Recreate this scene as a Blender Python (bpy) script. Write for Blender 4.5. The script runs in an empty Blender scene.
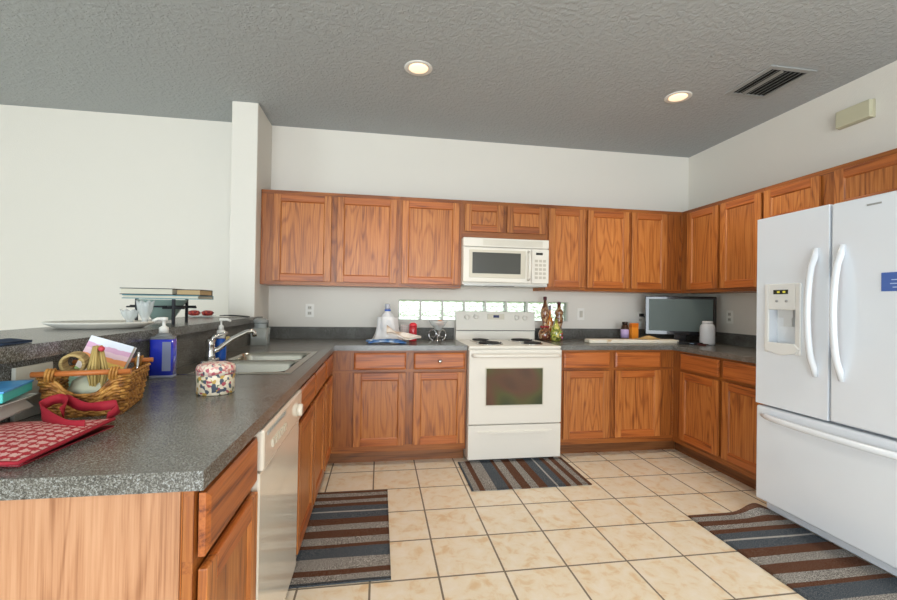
import bpy, math, random
from mathutils import Vector, Matrix
random.seed(7)
SC = bpy.context.scene
COL = SC.collection
PI = math.pi

# ------------------------------------------------------------------ camera
cd = bpy.data.cameras.new('camera'); cam = bpy.data.objects.new('camera', cd); COL.objects.link(cam)
cd.sensor_width = 36.0; cd.sensor_fit = 'HORIZONTAL'; cd.lens = 427.49 / 897 * 36; cd.clip_start = .05
r_ = Vector((0.98728, -0.15818, 0.01578)); u_ = Vector((-0.01681, -0.00519, 0.99985)); w_ = Vector((0.15808, 0.98740, 0.00778))
m = Matrix((r_, u_, -w_)).transposed().to_4x4(); m.translation = Vector((-0.68459, -3.92117, 1.24239))
cam.matrix_world = m
SC.camera = cam

# ------------------------------------------------------------------ world, daylight, exposure
wd = bpy.data.worlds.new('world'); SC.world = wd; wd.use_nodes = True
bg = wd.node_tree.nodes['Background']; bg.inputs[0].default_value = (.93, .97, 1, 1); bg.inputs[1].default_value = 2.2

def area(name, loc, rot, sx, sy, power, color):
    l = bpy.data.lights.new(name, 'AREA'); l.shape = 'RECTANGLE'; l.size = sx; l.size_y = sy; l.energy = power; l.color = color
    o = bpy.data.objects.new(name, l); COL.objects.link(o); o.location = loc; o.rotation_euler = rot
    return o
area('daylight_rear', (-.9, -8.2, 1.25), (PI/2, 0, 0), 4.6, 2.3, 190, (.84, .93, 1.0))       # sliding doors behind the camera
area('daylight_left', (-6.72, -5.7, 1.3), (PI/2, 0, -PI/2), 3.6, 2.3, 80, (.72, .95, 1.0))    # window of the adjoining room

vs = SC.view_settings
SC.display_settings.display_device = 'sRGB'
vs.view_transform = 'Standard'; vs.look = 'None'; vs.exposure = 0.27; vs.gamma = 1.0; vs.use_curve_mapping = False

# ------------------------------------------------------------------ mesh builder
class MB:
    def __init__(s): s.v = []; s.f = []; s.mi = []; s.sm = []; s.T = Matrix.Identity(4); s.m = 0
    def at(s, loc=(0, 0, 0), rz=0, rx=0, ry=0):
        s.T = Matrix.Translation(loc) @ Matrix.Rotation(rz, 4, 'Z') @ Matrix.Rotation(ry, 4, 'Y') @ Matrix.Rotation(rx, 4, 'X'); return s
    def add(s, vs_, fs, smooth=False):
        n = len(s.v); s.v += [tuple(s.T @ Vector(v)) for v in vs_]
        for f in fs: s.f.append([n + i for i in f]); s.mi.append(s.m); s.sm.append(smooth)
        return s
    def box(s, x0, y0, z0, x1, y1, z1):
        x0, x1 = min(x0, x1), max(x0, x1); y0, y1 = min(y0, y1), max(y0, y1); z0, z1 = min(z0, z1), max(z0, z1)
        return s.add([(x0,y0,z0),(x1,y0,z0),(x1,y1,z0),(x0,y1,z0),(x0,y0,z1),(x1,y0,z1),(x1,y1,z1),(x0,y1,z1)],
              [(0,3,2,1),(4,5,6,7),(0,1,5,4),(1,2,6,5),(2,3,7,6),(3,0,4,7)])
    def prism(s, poly, z0, z1, smooth=False):            # polygon in x,y, counter-clockwise
        n = len(poly)
        s.add([(x, y, z0) for x, y in poly] + [(x, y, z1) for x, y in poly], [tuple(range(n))[::-1], tuple(range(n, 2*n))])
        k = len(s.v) - 2*n
        for i in range(n):
            j = (i + 1) % n; s.f.append([k+i, k+j, k+n+j, k+n+i]); s.mi.append(s.m); s.sm.append(smooth)
        return s
    def prism_y(s, poly, y0, y1):                        # polygon in x,z
        T = s.T; s.T = T @ Matrix.Rotation(PI/2, 4, 'X'); s.prism(poly, -y1, -y0); s.T = T; return s
    def lathe(s, prof, c=(0, 0, 0), n=24, sx=1, sy=1):   # profile (r, z) bottom to top
        vs_, fs = [], []
        for r, z in prof:
            for i in range(n):
                a = 2*PI*i/n; vs_.append((c[0] + r*math.cos(a)*sx, c[1] + r*math.sin(a)*sy, c[2] + z))
        k = len(prof)
        for j in range(k-1):
            for i in range(n):
                i2 = (i+1) % n; fs.append((j*n+i, j*n+i2, (j+1)*n+i2, (j+1)*n+i))
        s.add(vs_, fs, True)
        b = len(s.v) - k*n
        if prof[0][0] > 1e-5: s.f.append([b+i for i in range(n)][::-1]); s.mi.append(s.m); s.sm.append(False)
        if prof[-1][0] > 1e-5: s.f.append([b+(k-1)*n+i for i in range(n)]); s.mi.append(s.m); s.sm.append(False)
        return s
    def cyl(s, p0, p1, r, n=14, r2=None): return s.tube([p0, p1], r if r2 is None else [r, r2], n)
    def tube(s, pts, r, n=8, closed=False, flat=1.0):
        P = [Vector(p) for p in pts]; N = len(P); rr = r if isinstance(r, (list, tuple)) else [r]*N
        vs_, fs = [], []; prev = None
        for i in range(N):
            if closed: t = P[(i+1) % N] - P[i-1]
            else: t = P[min(i+1, N-1)] - P[max(i-1, 0)]
            t.normalize()
            if prev is None:
                a = Vector((0, 0, 1)) if abs(t.z) < .9 else Vector((1, 0, 0)); u = t.cross(a).normalized()
            else: u = (prev - t*prev.dot(t)).normalized()
            prev = u; w = t.cross(u)
            for k in range(n):
                a = 2*PI*k/n; vs_.append(tuple(P[i] + u*(math.cos(a)*rr[i]*flat) + w*(math.sin(a)*rr[i])))
        for i in range(N if closed else N-1):
            j = (i+1) % N
            for k in range(n):
                k2 = (k+1) % n; fs.append((i*n+k, i*n+k2, j*n+k2, j*n+k))
        s.add(vs_, fs, True)
        if not closed:
            b = len(s.v) - N*n
            s.f.append([b+k for k in range(n)][::-1]); s.f.append([b+(N-1)*n+k for k in range(n)]); s.mi += [s.m]*2; s.sm += [False]*2
        return s
    def blob(s, c, rx, ry, rz, n=16, k=9, jit=0, rng=None):
        vs_, fs = [], []
        for j in range(k+1):
            ph = -PI/2 + PI*j/k
            for i in range(n):
                a = 2*PI*i/n; q = 1 + (rng.uniform(-jit, jit) if rng and 0 < j < k else 0)
                vs_.append((c[0]+rx*q*math.cos(ph)*math.cos(a), c[1]+ry*q*math.cos(ph)*math.sin(a), c[2]+rz*q*math.sin(ph)))
        for j in range(k):
            for i in range(n):
                i2 = (i+1) % n; fs.append((j*n+i, j*n+i2, (j+1)*n+i2, (j+1)*n+i))
        return s.add(vs_, fs, True)
    def grid(s, fn, nu, nv, thick=0.0):                  # fn(u,v)->point ; thick makes a closed sheet going along -normal(z)
        top = [fn(i/nu, j/nv) for j in range(nv+1) for i in range(nu+1)]
        fs = [(j*(nu+1)+i, j*(nu+1)+i+1, (j+1)*(nu+1)+i+1, (j+1)*(nu+1)+i) for j in range(nv) for i in range(nu)]
        if not thick: return s.add(top, fs, True)
        n = len(top); bot = [(x, y, z - thick) for x, y, z in top]
        fb = [tuple(n+q for q in f[::-1]) for f in fs]
        edge = [(i) for i in range(nu+1)] + [j*(nu+1)+nu for j in range(1, nv+1)] + [nv*(nu+1)+i for i in range(nu-1, -1, -1)] + [j*(nu+1) for j in range(nv-1, 0, -1)]
        fe = [(edge[q], n+edge[q], n+edge[(q+1) % len(edge)], edge[(q+1) % len(edge)]) for q in range(len(edge))]
        fe = [f[::-1] for f in fe]
        return s.add(top + bot, fs + fb + fe, True)
    def build(s, name, mats, parent=None, bevel=0, seg=2, loc=None, rz=0, sub=0):
        me = bpy.data.meshes.new(name); me.from_pydata(s.v, [], s.f)
        if not isinstance(mats, (list, tuple)): mats = [mats]
        for q in mats: me.materials.append(q)
        me.polygons.foreach_set('material_index', s.mi); me.polygons.foreach_set('use_smooth', s.sm); me.update()
        o = bpy.data.objects.new(name, me); COL.objects.link(o)
        if parent: o.parent = parent
        if loc is not None: o.location = loc
        o.rotation_euler = (0, 0, rz)
        if bevel:
            b = o.modifiers.new('bevel', 'BEVEL'); b.width = bevel; b.segments = seg; b.limit_method = 'ANGLE'; b.angle_limit = math.radians(50)
        if sub:
            q = o.modifiers.new('sub', 'SUBSURF'); q.levels = q.render_levels = sub
        return o

def thing(name, label, cat, loc=(0, 0, 0), rz=0, group=None):
    o = bpy.data.objects.new(name, None); COL.objects.link(o); o.empty_display_size = .1
    o.location = loc; o.rotation_euler = (0, 0, rz); return tag(o, label, cat, group)
def tag(o, label, cat, group=None):
    o['label'] = label; o['category'] = cat
    if group: o['group'] = group
    return o
def struct(o, label=None):
    o['kind'] = 'structure'
    if label: o['label'] = label
    return o

# ------------------------------------------------------------------ materials
def lin(h):
    if isinstance(h, str): h = [int(h[i:i+2], 16) for i in (0, 2, 4)]
    f = lambda c: c/12.92 if c <= .04045 else ((c+.055)/1.055)**2.4
    return tuple(f(c/255) for c in h) + (1,)
class NT:
    def __init__(s, name):
        s.mat = bpy.data.materials.new(name); s.mat.use_nodes = True; s.t = s.mat.node_tree; s.b = s.t.nodes['Principled BSDF']
    def n(s, typ, **kw):
        o = s.t.nodes.new(typ)
        for k, v in kw.items():
            if k[0] == '_': setattr(o, k[1:], v)
            else: o.inputs[k.replace('__', ' ')].default_value = v
        return o
    def l(s, a, b): s.t.links.new(a, b)
    def ramp(s, fac, stops, interp='LINEAR'):
        o = s.t.nodes.new('ShaderNodeValToRGB'); o.color_ramp.interpolation = interp; e = o.color_ramp.elements
        while len(e) < len(stops): e.new(.5)
        for i, (p, c) in enumerate(stops): e[i].position = p; e[i].color = lin(c) if len(c) != 4 else c
        s.l(fac, o.inputs[0]); return o.outputs[0]
    def math(s, op, a, b=None, c=None):
        o = s.t.nodes.new('ShaderNodeMath'); o.operation = op
        for i, q in enumerate((a, b, c)):
            if q is None: continue
            if isinstance(q, (int, float)): o.inputs[i].default_value = q
            else: s.l(q, o.inputs[i])
        return o.outputs[0]
    def mix(s, fac, a, b, mode='MIX'):
        o = s.t.nodes.new('ShaderNodeMix'); o.data_type = 'RGBA'; o.blend_type = mode
        for q, i in ((fac, 0), (a, 6), (b, 7)):
            if isinstance(q, (int, float)): o.inputs[i].default_value = q
            elif isinstance(q, (tuple, str)): o.inputs[i].default_value = lin(q) if (isinstance(q, str) or len(q) == 3) else q
            else: s.l(q, o.inputs[i])
        return o.outputs[2]
    def coord(s, out='Object', scale=(1, 1, 1), rnd=False, loc=(0, 0, 0)):
        tc = s.t.nodes.new('ShaderNodeTexCoord'); mp = s.t.nodes.new('ShaderNodeMapping'); mp.inputs['Scale'].default_value = scale; mp.inputs['Location'].default_value = loc
        s.l(tc.outputs[out], mp.inputs[0])
        if rnd:
            oi = s.t.nodes.new('ShaderNodeObjectInfo'); cb = s.t.nodes.new('ShaderNodeCombineXYZ')
            for i, k in enumerate((37., 17., 53.)): s.l(s.math('MULTIPLY', oi.outputs['Random'], k), cb.inputs[i])
            s.l(cb.outputs[0], mp.inputs['Location'])
        return mp.outputs[0]
    def pos(s, scale=(1, 1, 1), loc=(0, 0, 0)):
        g = s.t.nodes.new('ShaderNodeNewGeometry'); mp = s.t.nodes.new('ShaderNodeMapping'); mp.inputs['Scale'].default_value = scale; mp.inputs['Location'].default_value = loc
        s.l(g.outputs['Position'], mp.inputs[0]); return mp.outputs[0]
    def noise(s, vec, scale, detail=3, rough=.5, dist=0):
        o = s.n('ShaderNodeTexNoise', Scale=scale, Detail=detail, Roughness=rough, Distortion=dist); s.l(vec, o.inputs['Vector']); return o.outputs[0]
    def bump(s, h, strength=.2, dist=.01):
        o = s.n('ShaderNodeBump', Strength=strength, Distance=dist); s.l(h, o.inputs['Height']); s.l(o.outputs[0], s.b.inputs['Normal'])
    def col(s, c): s.l(c, s.b.inputs['Base Color'])
def plain(name, c, rough=.5, metal=0, spec=.5, coat=0, trans=0, ior=1.45, alpha=1, emis=None, es=0):
    q = NT(name); b = q.b; b.inputs['Base Color'].default_value = lin(c); b.inputs['Roughness'].default_value = rough
    b.inputs['Metallic'].default_value = metal; b.inputs['Specular IOR Level'].default_value = spec; b.inputs['Coat Weight'].default_value = coat
    b.inputs['Transmission Weight'].default_value = trans; b.inputs['IOR'].default_value = ior; b.inputs['Alpha'].default_value = alpha
    if emis: b.inputs['Emission Color'].default_value = lin(emis); b.inputs['Emission Strength'].default_value = es
    return q.mat

def oak(name, axis, dark, mid, light, rings=13.0):
    q = NT(name)
    sc = {'z': (1, 1, .10), 'x': (.10, 1, 1), 'y': (1, .10, 1)}[axis]
    v = q.coord('Object', sc, True)
    big = q.noise(v, 7, 2, .45, .3)
    ring = q.math('SINE', q.math('MULTIPLY', big, rings*2*PI))
    ring = q.math('POWER', q.math('MULTIPLY_ADD', ring, .5, .5), 3.0)
    sc2 = {'z': (1, 1, .022), 'x': (.022, 1, 1), 'y': (1, .022, 1)}[axis]
    fine = q.noise(q.coord('Object', sc2, True), 140, 4, .65)
    tone = q.noise(q.coord('Object', sc, True), 3.2, 2)
    g = q.math('ADD', q.math('MULTIPLY', ring, .17), q.math('MULTIPLY', fine, .92))
    g = q.math('ADD', g, q.math('MULTIPLY', tone, .18))
    c = q.ramp(g, [(.40, light), (.62, mid), (.86, dark)])
    oi = q.t.nodes.new('ShaderNodeObjectInfo')
    hs = q.n('ShaderNodeHueSaturation'); q.l(c, hs.inputs['Color']); q.l(q.math('MULTIPLY_ADD', oi.outputs['Random'], .2, .9), hs.inputs['Value'])
    q.col(hs.outputs[0]); q.b.inputs['Roughness'].default_value = .38; q.b.inputs['Coat Weight'].default_value = .08; q.b.inputs['Coat Roughness'].default_value = .3
    q.bump(fine, .08, .002)
    return q.mat
OV = oak('oak_vertical', 'z', '763C1A', 'B0682F', 'C48042')
OH = oak('oak_horizontal', 'x', '6E3414', 'AA5C26', 'BA6C32', 6)
OE = oak('oak_end_panel', 'z', '8A5836', 'AE7C58', 'BC8C68', 12)
OF = oak('oak_face_frame', 'z', '5C2C12', '94521F', 'A8662C')
OFH = oak('oak_face_frame_rail', 'x', '5C2C12', '94521F', 'A8662C', 5)
OK_ = oak('oak_toe_kick', 'x', '5E3417', '7F4E28', '8E5B32', 6)

def wall_mat(name, c, bs, sc=150, dist=.004):
    q = NT(name); q.b.inputs['Base Color'].default_value = lin(c); q.b.inputs['Roughness'].default_value = .75; q.b.inputs['Specular IOR Level'].default_value = .25
    q.bump(q.noise(q.pos(), sc, 2, .5), bs, dist); return q.mat
WALL = wall_mat('painted_wall', 'E5E0D7', .25)
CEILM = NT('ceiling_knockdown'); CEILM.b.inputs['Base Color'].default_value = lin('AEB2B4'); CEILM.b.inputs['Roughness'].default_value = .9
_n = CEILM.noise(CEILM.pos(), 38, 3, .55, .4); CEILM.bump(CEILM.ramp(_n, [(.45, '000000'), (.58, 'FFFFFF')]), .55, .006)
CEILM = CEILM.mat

def counter(name, rough, spec):
    q = NT(name); p = q.pos()
    a = q.noise(p, 230, 2, .6); b = q.noise(p, 420, 1, .5); c = q.noise(p, 9, 2)
    s_ = q.math('ADD', q.math('MULTIPLY', a, .6), q.math('MULTIPLY', b, .5))
    s_ = q.math('ADD', s_, q.math('MULTIPLY', c, .12))
    q.col(q.ramp(s_, [(.45, '24221F'), (.56, '4B4842'), (.65, '6E6C65'), (.78, '979A9B')]))
    q.b.inputs['Roughness'].default_value = rough; q.b.inputs['Specular IOR Level'].default_value = spec
    return q.mat
GRAN = counter('speckled_laminate', .27, .8); GRSP = counter('speckled_laminate_satin', .55, .25)

def tiles():
    q = NT('ceramic_floor_tile')
    sx, sy = 1/.3085, 1/.3165
    v = q.pos((sx, sy, 1), (.40*sx, 1.36*sy, 0))
    sp = q.t.nodes.new('ShaderNodeSeparateXYZ'); q.l(v, sp.inputs[0])
    d = []
    for i in (0, 1):
        f = q.math('FRACT', q.math('ADD', sp.outputs[i], 50.0)); d.append(q.math('ABSOLUTE', q.math('SUBTRACT', q.math('FRACT', q.math('ADD', f, .5)), .5)))
    e = q.math('MINIMUM', d[0], d[1])
    gm = q.math('LESS_THAN', e, .015)
    fl = q.t.nodes.new('ShaderNodeVectorMath'); fl.operation = 'FLOOR'; q.l(v, fl.inputs[0])
    wn = q.t.nodes.new('ShaderNodeTexWhiteNoise'); q.l(fl.outputs[0], wn.inputs[0])
    off = q.t.nodes.new('ShaderNodeVectorMath'); off.operation = 'MULTIPLY_ADD'; q.l(wn.outputs['Color'], off.inputs[0]); off.inputs[1].default_value = (9, 9, 9); q.l(q.pos(), off.inputs[2])
    n1 = q.noise(off.outputs[0], 14, 4, .6, .5); 
    c = q.ramp(n1, [(.32, 'DCC09A'), (.47, 'E6D8C0'), (.68, 'EAE0D0')])
    c = q.mix(gm, c, '7A6E5F')
    q.col(c)
    r = q.math('MULTIPLY_ADD', gm, .5, .3); q.l(r, q.b.inputs['Roughness'])
    q.bump(q.math('SUBTRACT', 1.0, gm), .3, .002); return q.mat
TILE = tiles()

STR = [(0, 'n'), (.012, 'g'), (.06, 'b'), (.105, 'g'), (.2, 'n'), (.3, 'b'), (.33, 'g'), (.40, 'b'), (.48, 'g'), (.545, 'b'), (.62, 'n'), (.697, 'w'), (.712, 'n'), (.775, 'b'), (.82, 'g'), (.867, 'b'), (.916, 'g'), (.965, 'b')]
def rug_mat():
    q = NT('striped_rug_weave'); v = q.coord('Generated')
    sp = q.t.nodes.new('ShaderNodeSeparateXYZ'); q.l(v, sp.inputs[0])
    cc = {'n': '37434F', 'g': '78746F', 'b': '573420', 'w': 'A8A7A4'}; mm = {'n': .25, 'g': 1., 'b': .12, 'w': .4}
    c = q.ramp(sp.outputs[0], [(p, cc[k]) for p, k in STR], 'CONSTANT')
    g = q.ramp(sp.outputs[0], [(p, (mm[k], mm[k], mm[k], 1)) for p, k in STR], 'CONSTANT')
    n = q.noise(q.coord('Object'), 230, 2, .7)
    sh = q.ramp(n, [(.36, '1E1B1A'), (.5, '8A8784'), (.64, 'E0DCD6')])
    q.col(q.mix(q.math('MULTIPLY', g, .6), c, sh)); q.b.inputs['Roughness'].default_value = .95; q.b.inputs['Specular IOR Level'].default_value = .1
    q.bump(n, .5, .004); return q.mat
RUG = rug_mat()
WHITE = plain('fridge_white', 'E2E7EE', .22, coat=.4)
ALMOND = plain('stove_almond', 'E4DFD5', .3, coat=.2)
ALM2 = plain('almond_trim', 'CFC8B8', .35)
DWM = plain('dishwasher_almond', 'E6DED0', .12, coat=.6)
DARK = plain('dark_gap', '2A2927', .6)
BLACK = plain('black_gloss', '15161A', .15, coat=.5)
BLKM = plain('black_matte', '1C1D20', .5)
STEEL = NT('brushed_steel'); STEEL.b.inputs['Base Color'].default_value = lin('B4B0A4'); STEEL.b.inputs['Metallic'].default_value = 1; STEEL.b.inputs['Roughness'].default_value = .24
STEEL.bump(STEEL.noise(STEEL.coord('Object', (1, 30, 1)), 60), .03, .001); STEEL = STEEL.mat
CHROME = plain('chrome', 'DADADA', .12, 1)
GLASS = plain('clear_glass', 'DCE2E2', .05, alpha=.42, spec=.9)
FROST = plain('frosted_plastic', 'CFD1D6', .45, spec=.4, trans=.12)
GREY = plain('grey_plastic', '9B9C9A', .5)
CREAM = plain('cream_plastic', 'C9C4A8', .5)
WPL = plain('white_plastic', 'E6E4DE', .4)
IVORY = plain('ivory_plate', 'E8E4DA', .4)
LAMP = plain('lamp_glow', 'FFE2C0', .5, emis='FFDDB8', es=.9)
OVENW = NT('oven_glass'); _c = OVENW.noise(OVENW.coord('Object'), 3.2, 1, .4, .3)
OVENW.col(OVENW.ramp(_c, [(.36, '2E3A22'), (.5, '4A4A26'), (.62, '5A3A2A'), (.75, '3A2620')])); OVENW.b.inputs['Roughness'].default_value = .12; OVENW.b.inputs['Coat Weight'].default_value = .4; OVENW = OVENW.mat
SCREEN = plain('lcd_screen', '55615F', .5)
MWGL = plain('microwave_window', '4A4A46', .22)

# ------------------------------------------------------------------ the setting
H = 2.771; XR = 2.41
struct(MB().box(-6.5, -8.0, -.08, XR + .15, .15, 0).build('floor', TILE), 'cream ceramic tile floor with dark grout lines')
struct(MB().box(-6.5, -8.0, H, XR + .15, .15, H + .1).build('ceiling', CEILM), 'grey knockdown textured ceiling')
wx0, wx1, wz0, wz1 = -.52, 1.122, 1.082, 1.274
b = MB()
b.box(-6.5, 0, 0, wx0, .15, H).box(wx1, 0, 0, XR, .15, H).box(wx0, 0, 0, wx1, .15, wz0).box(wx0, 0, wz1, wx1, .15, H)
struct(b.build('wall_back', WALL), 'off-white back wall above and below the cabinets')
struct(MB().box(XR, -8.0, 0, XR + .15, .15, H).build('wall_right', WALL), 'off-white right wall behind the refrigerator')
struct(MB().box(-1.83, -.43, 0, -1.64, 0, H).build('wall_stub', WALL, bevel=.006), 'white full-height wall stub at the end of the bar')
struct(MB().box(-1.80, -3.04, 0, -1.648, -.43, 1.072).build('wall_bar', WALL), 'half-height wall carrying the breakfast bar')
b = MB()
b.box(-6.5, -8.15, 0, -3.2, -8.0, H).box(1.4, -8.15, 0, XR+.15, -8.0, H).box(-3.2, -8.15, 2.4, 1.4, -8.0, H)
struct(b.build('wall_rear', WALL), 'wall behind the camera with sliding door opening')
b = MB()
b.box(-6.65, -8.15, 0, -6.5, -7.5, H).box(-6.65, -3.9, 0, -6.5, .15, H).box(-6.65, -7.5, 2.45, -6.5, -3.9, H).box(-6.65, -7.5, 0, -6.5, -3.9, .15)
struct(b.build('wall_left', WALL), 'left wall of the adjoining room with wide window')

# glass block window: eight blocks in a white joint grid
win = bpy.data.objects.new('window_1', None); COL.objects.link(win); struct(win, 'row of clear glass blocks in the back wall'); win.location = (0, 0, 0)
nb = 8; bw = (wx1 - wx0) / nb
JNT = plain('white_mortar', 'D6D4CC', .7)
j = MB()
for i in range(nb + 1):
    x = wx0 + bw*i; j.box(max(x - .008, wx0), .012, wz0, min(x + .008, wx1), .12, wz1)
j.box(wx0, .02, wz0, wx1, .12, wz0 + .007).box(wx0, .02, wz1 - .007, wx1, .12, wz1)
j.build('window_frame', JNT, win)
GB = NT('wavy_glass_block'); GB.b.inputs['Base Color'].default_value = lin('DDE8DC'); GB.b.inputs['Transmission Weight'].default_value = 1; GB.b.inputs['Roughness'].default_value = .06; GB.b.inputs['IOR'].default_value = 1.3
GB.bump(GB.noise(GB.coord('Object'), 28, 2, .5, 1.2), .7, .02); GB = GB.mat
for i in range(nb):
    x = wx0 + bw*(i + .5); w2 = bw/2 - .006; z0, z1 = wz0 + .007, wz1 - .007
    MB().box(-w2, -.045, z0 - 1.2, w2, .045, z1 - 1.2).build('glass_block', GB, win, bevel=.012, seg=3, loc=(x, .07, 1.2))

LAWN = NT('lawn_grass'); LAWN.col(LAWN.ramp(LAWN.noise(LAWN.pos(), 4, 4), [(.35, '4E6B35'), (.65, '8A9A5E')])); LAWN.b.inputs['Roughness'].default_value = .9
struct(MB().box(-8, .4, -.3, 8, 14, -.12).build('lawn_ground', LAWN.mat), 'lawn outside behind the glass blocks')
HDG = NT('paled_hedge_leaves'); HDG.col(HDG.ramp(HDG.noise(HDG.pos(), 5, 5, .7), [(.35, '9DA888'), (.5, 'CDD3BE'), (.65, 'E6E9DE')])); HDG.b.inputs['Roughness'].default_value = .9  # hedge added to tint the glass blocks; leaves paled to brighten them
struct(MB().grid(lambda u, v: (-8 + 16*u, 4.5 + .25*math.sin(40*u + 9*v), -.2 + (1.28 + .12*math.sin(33*u) + .08*math.sin(71*u))*v), 120, 8).build('added_hedge_ground', HDG.mat), 'added pale hedge toning the view through the glass blocks')

# ------------------------------------------------------------------ cabinetry
def door(parent, x0, x1, z0, z1, y, rail=.055, hinge=False, name='door'):
    """framed door; local frame x right, -y outward; front at y"""
    T = .019
    b = MB(); w, h = x1 - x0, z1 - z0; b.at()
    cx, cz = (x0+x1)/2, (z0+z1)/2
    X, Z = w/2, h/2
    def frame_ring(o, i_, y0, y1):
        pass
    # stiles (vertical grain) and rails (horizontal grain), inner edge chamfered
    ch = .008
    for sx in (-1, 1):
        b.m = 0
        b.box(sx*X, 0, -Z, sx*(X - rail), T, Z)
        b.prism([(sx*(X-rail), .002), (sx*(X-rail-ch), .011), (sx*(X-rail), .011)] if sx > 0 else [(sx*(X-rail), .002), (sx*(X-rail), .011), (sx*(X-rail-ch), .011)], -Z + rail, Z - rail)
    b.m = 1
    for sz in (-1, 1):
        b.box(-X + rail, 0, sz*Z, X - rail, T, sz*(Z - rail))
        T0 = b.T; b.T = Matrix.Rotation(PI/2, 4, 'Y')
        # small chamfer strip along the rail: prism in (z->x) space
        zz = sz*(Z - rail)
        pl = [(-zz, .002), (-(zz - sz*ch), .011), (-zz, .011)]
        if sz > 0: pl = pl
        b.prism(pl if sz < 0 else pl[::-1], -X + rail, X - rail); b.T = T0
    d = b.build(name, [OV, OH], parent, loc=(cx, y - .003, cz), bevel=.005)
    MB().box(-X + rail - .004, .0095, -Z + rail - .004, X - rail + .004, .016, Z - rail + .004).build('panel', OV, d)
    return d
def drawer_front(parent, x0, x1, z0, z1, y, knob=False):
    X, Z = (x1-x0)/2, (z1-z0)/2; c = .012
    b = MB().at()
    # raised centre with chamfered border
    b.box(-X, .006, -Z, X, .019, Z)
    v = [(-X, .006, -Z), (X, .006, -Z), (X, .006, Z), (-X, .006, Z), (-X+c, 0, -Z+c), (X-c, 0, -Z+c), (X-c, 0, Z-c), (-X+c, 0, Z-c)]
    b.add(v, [(0,1,5,4), (1,2,6,5), (2,3,7,6), (3,0,4,7), (4,5,6,7)])
    d = b.build('drawer_front', OH, parent, loc=((x0+x1)/2, y - .003, (z0+z1)/2))
    if knob:
        MB().at((0, 0, 0), 0, PI/2).lathe([(.007, 0), (.006, .012), (.015, .017), (.016, .023), (.009, .028), (0, .029)], n=16).build('knob', CHROME, d)
    return d
def frame_bands(x0, w, zs, t):
    b = MB()
    for k in range(len(zs) - 1):
        b.m = 1 - k % 2; b.box(x0, 0, zs[k], w, .019, zs[k+1])
    return b.build('face_frame', [OF, OFH], t)
def base_cab(name, label, loc, rz, w, fronts, drawers, depth=.595, k0=0, k1=0, x_start=0, end=None, kick=True, group='oak base cabinets', side_l=True):
    """local: x along run, y=0 the face-frame front, +y to the wall"""
    t = thing(name, label, 'cabinet', loc, rz, group)
    frame_bands(x_start, w, [.1, .15, .705, .73, .857, .875], t)
    c = MB().box(x_start, .02, .1, x_start + .016, depth, .875).box(w - .016, .02, .1, w, depth, .875).box(x_start + .016, .02, .1, w - .016, depth, .118).box(x_start + .016, depth - .01, .118, w - .016, depth, .875)
    c.build('carcass', OV, t)
    if kick: MB().box(x_start + k0, .075, 0, w + k1, .09, .099).build('toe_kick', OK_, t)
    for d in fronts: door(t, d[0], d[1], d[2] if len(d) > 2 else .15, d[3] if len(d) > 3 else .705, -.02)
    for d in drawers: drawer_front(t, d[0], d[1], .730, .857, -.02, len(d) > 2)
    if end: end(t)
    return t
FY = -.61
base_cab('base_cabinet', 'oak base cabinet left of the stove, two drawers over two doors', (-1.036, FY, 0), 0, 1.034,
         [(.166, .556), (.617, 1.016)], [(.166, .556), (.617, 1.016, 1)], k0=-.077)
base_cab('base_cabinet', 'oak base cabinet right of the stove, below the cutting board', (.782, FY, 0), 0, 1.018,
         [(.022, .424), (.476, .887)], [(.022, .424), (.476, .887)], k1=.077)
base_cab('base_cabinet', 'oak base cabinet on the right wall beside the refrigerator', (1.80, FY - .001, 0), -PI/2, 1.0,
         [(.112, .517), (.555, .965)], [(.112, .517), (.555, .965)], k0=-.070)
PX = -1.038
def endp(t):
    MB().box(-.006, .022, 0, 0, .60, .875).build('end_panel', OE, t)
base_cab('base_cabinet', 'oak peninsula base cabinet nearest the camera with pale oak end panel', (PX, -3.014, 0), PI/2, .384,
         [(.014, .37)], [(.014, .37)], end=endp)
base_cab('base_cabinet', 'oak base cabinet under the sink beside the dishwasher', (PX, -2.018, 0), PI/2, .908,
         [(.02, .44), (.475, .89)], [(.02, .44), (.475, .89)])
base_cab('base_cabinet', 'narrow oak base cabinet in the left inner corner', (PX, -1.108, 0), PI/2, .476,
         [(.03, .40)], [(.03, .40)], k1=.10)

def wall_cab(label, loc, rz, w, doors, z0=1.372, z1=2.134, depth=.303, dz=(1.402, 2.100), x0=0):
    t = thing('wall_cabinet', label, 'cabinet', loc, rz, 'oak wall cabinets')
    frame_bands(x0, w, [z0, dz[0], dz[1], z1], t)
    MB().box(x0, .02, z0, w, depth, z1).build('carcass', OV, t)
    for a, c in doors: door(t, a, c, dz[0], dz[1], -.02, rail=.055)
    return t
UY = -.305
wall_cab('oak double wall cabinet against the white wall stub', (-1.637, UY, 0), 0, 1.104, [(.099, .549), (.596, 1.08)])
wall_cab('single-door oak wall cabinet left of the microwave', (-.532, UY, 0), 0, .531, [(.021, .506)])
wall_cab('short oak wall cabinet with two small doors above the microwave', (0, UY, 0), 0, .762, [(.026, .363), (.399, .747)], z0=1.806, dz=(1.866, 2.100))
wall_cab('single-door oak wall cabinet right of the microwave', (.763, UY, 0), 0, .375, [(.021, .362)])
wall_cab('oak double wall cabinet reaching into the right corner above the television', (1.139, UY, 0), 0, .966, [(.014, .415), (.445, .798)])
wall_cab('oak double wall cabinet on the right wall beside the refrigerator', (2.105, UY - .001, 0), -PI/2, .872, [(.095, .449), (.481, .86)])
wall_cab('low oak wall cabinet directly above the refrigerator', (2.105, -1.179, 0), -PI/2, .95, [(.015, .415), (.505, .935)], z0=1.82, dz=(1.85, 2.100))

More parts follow.
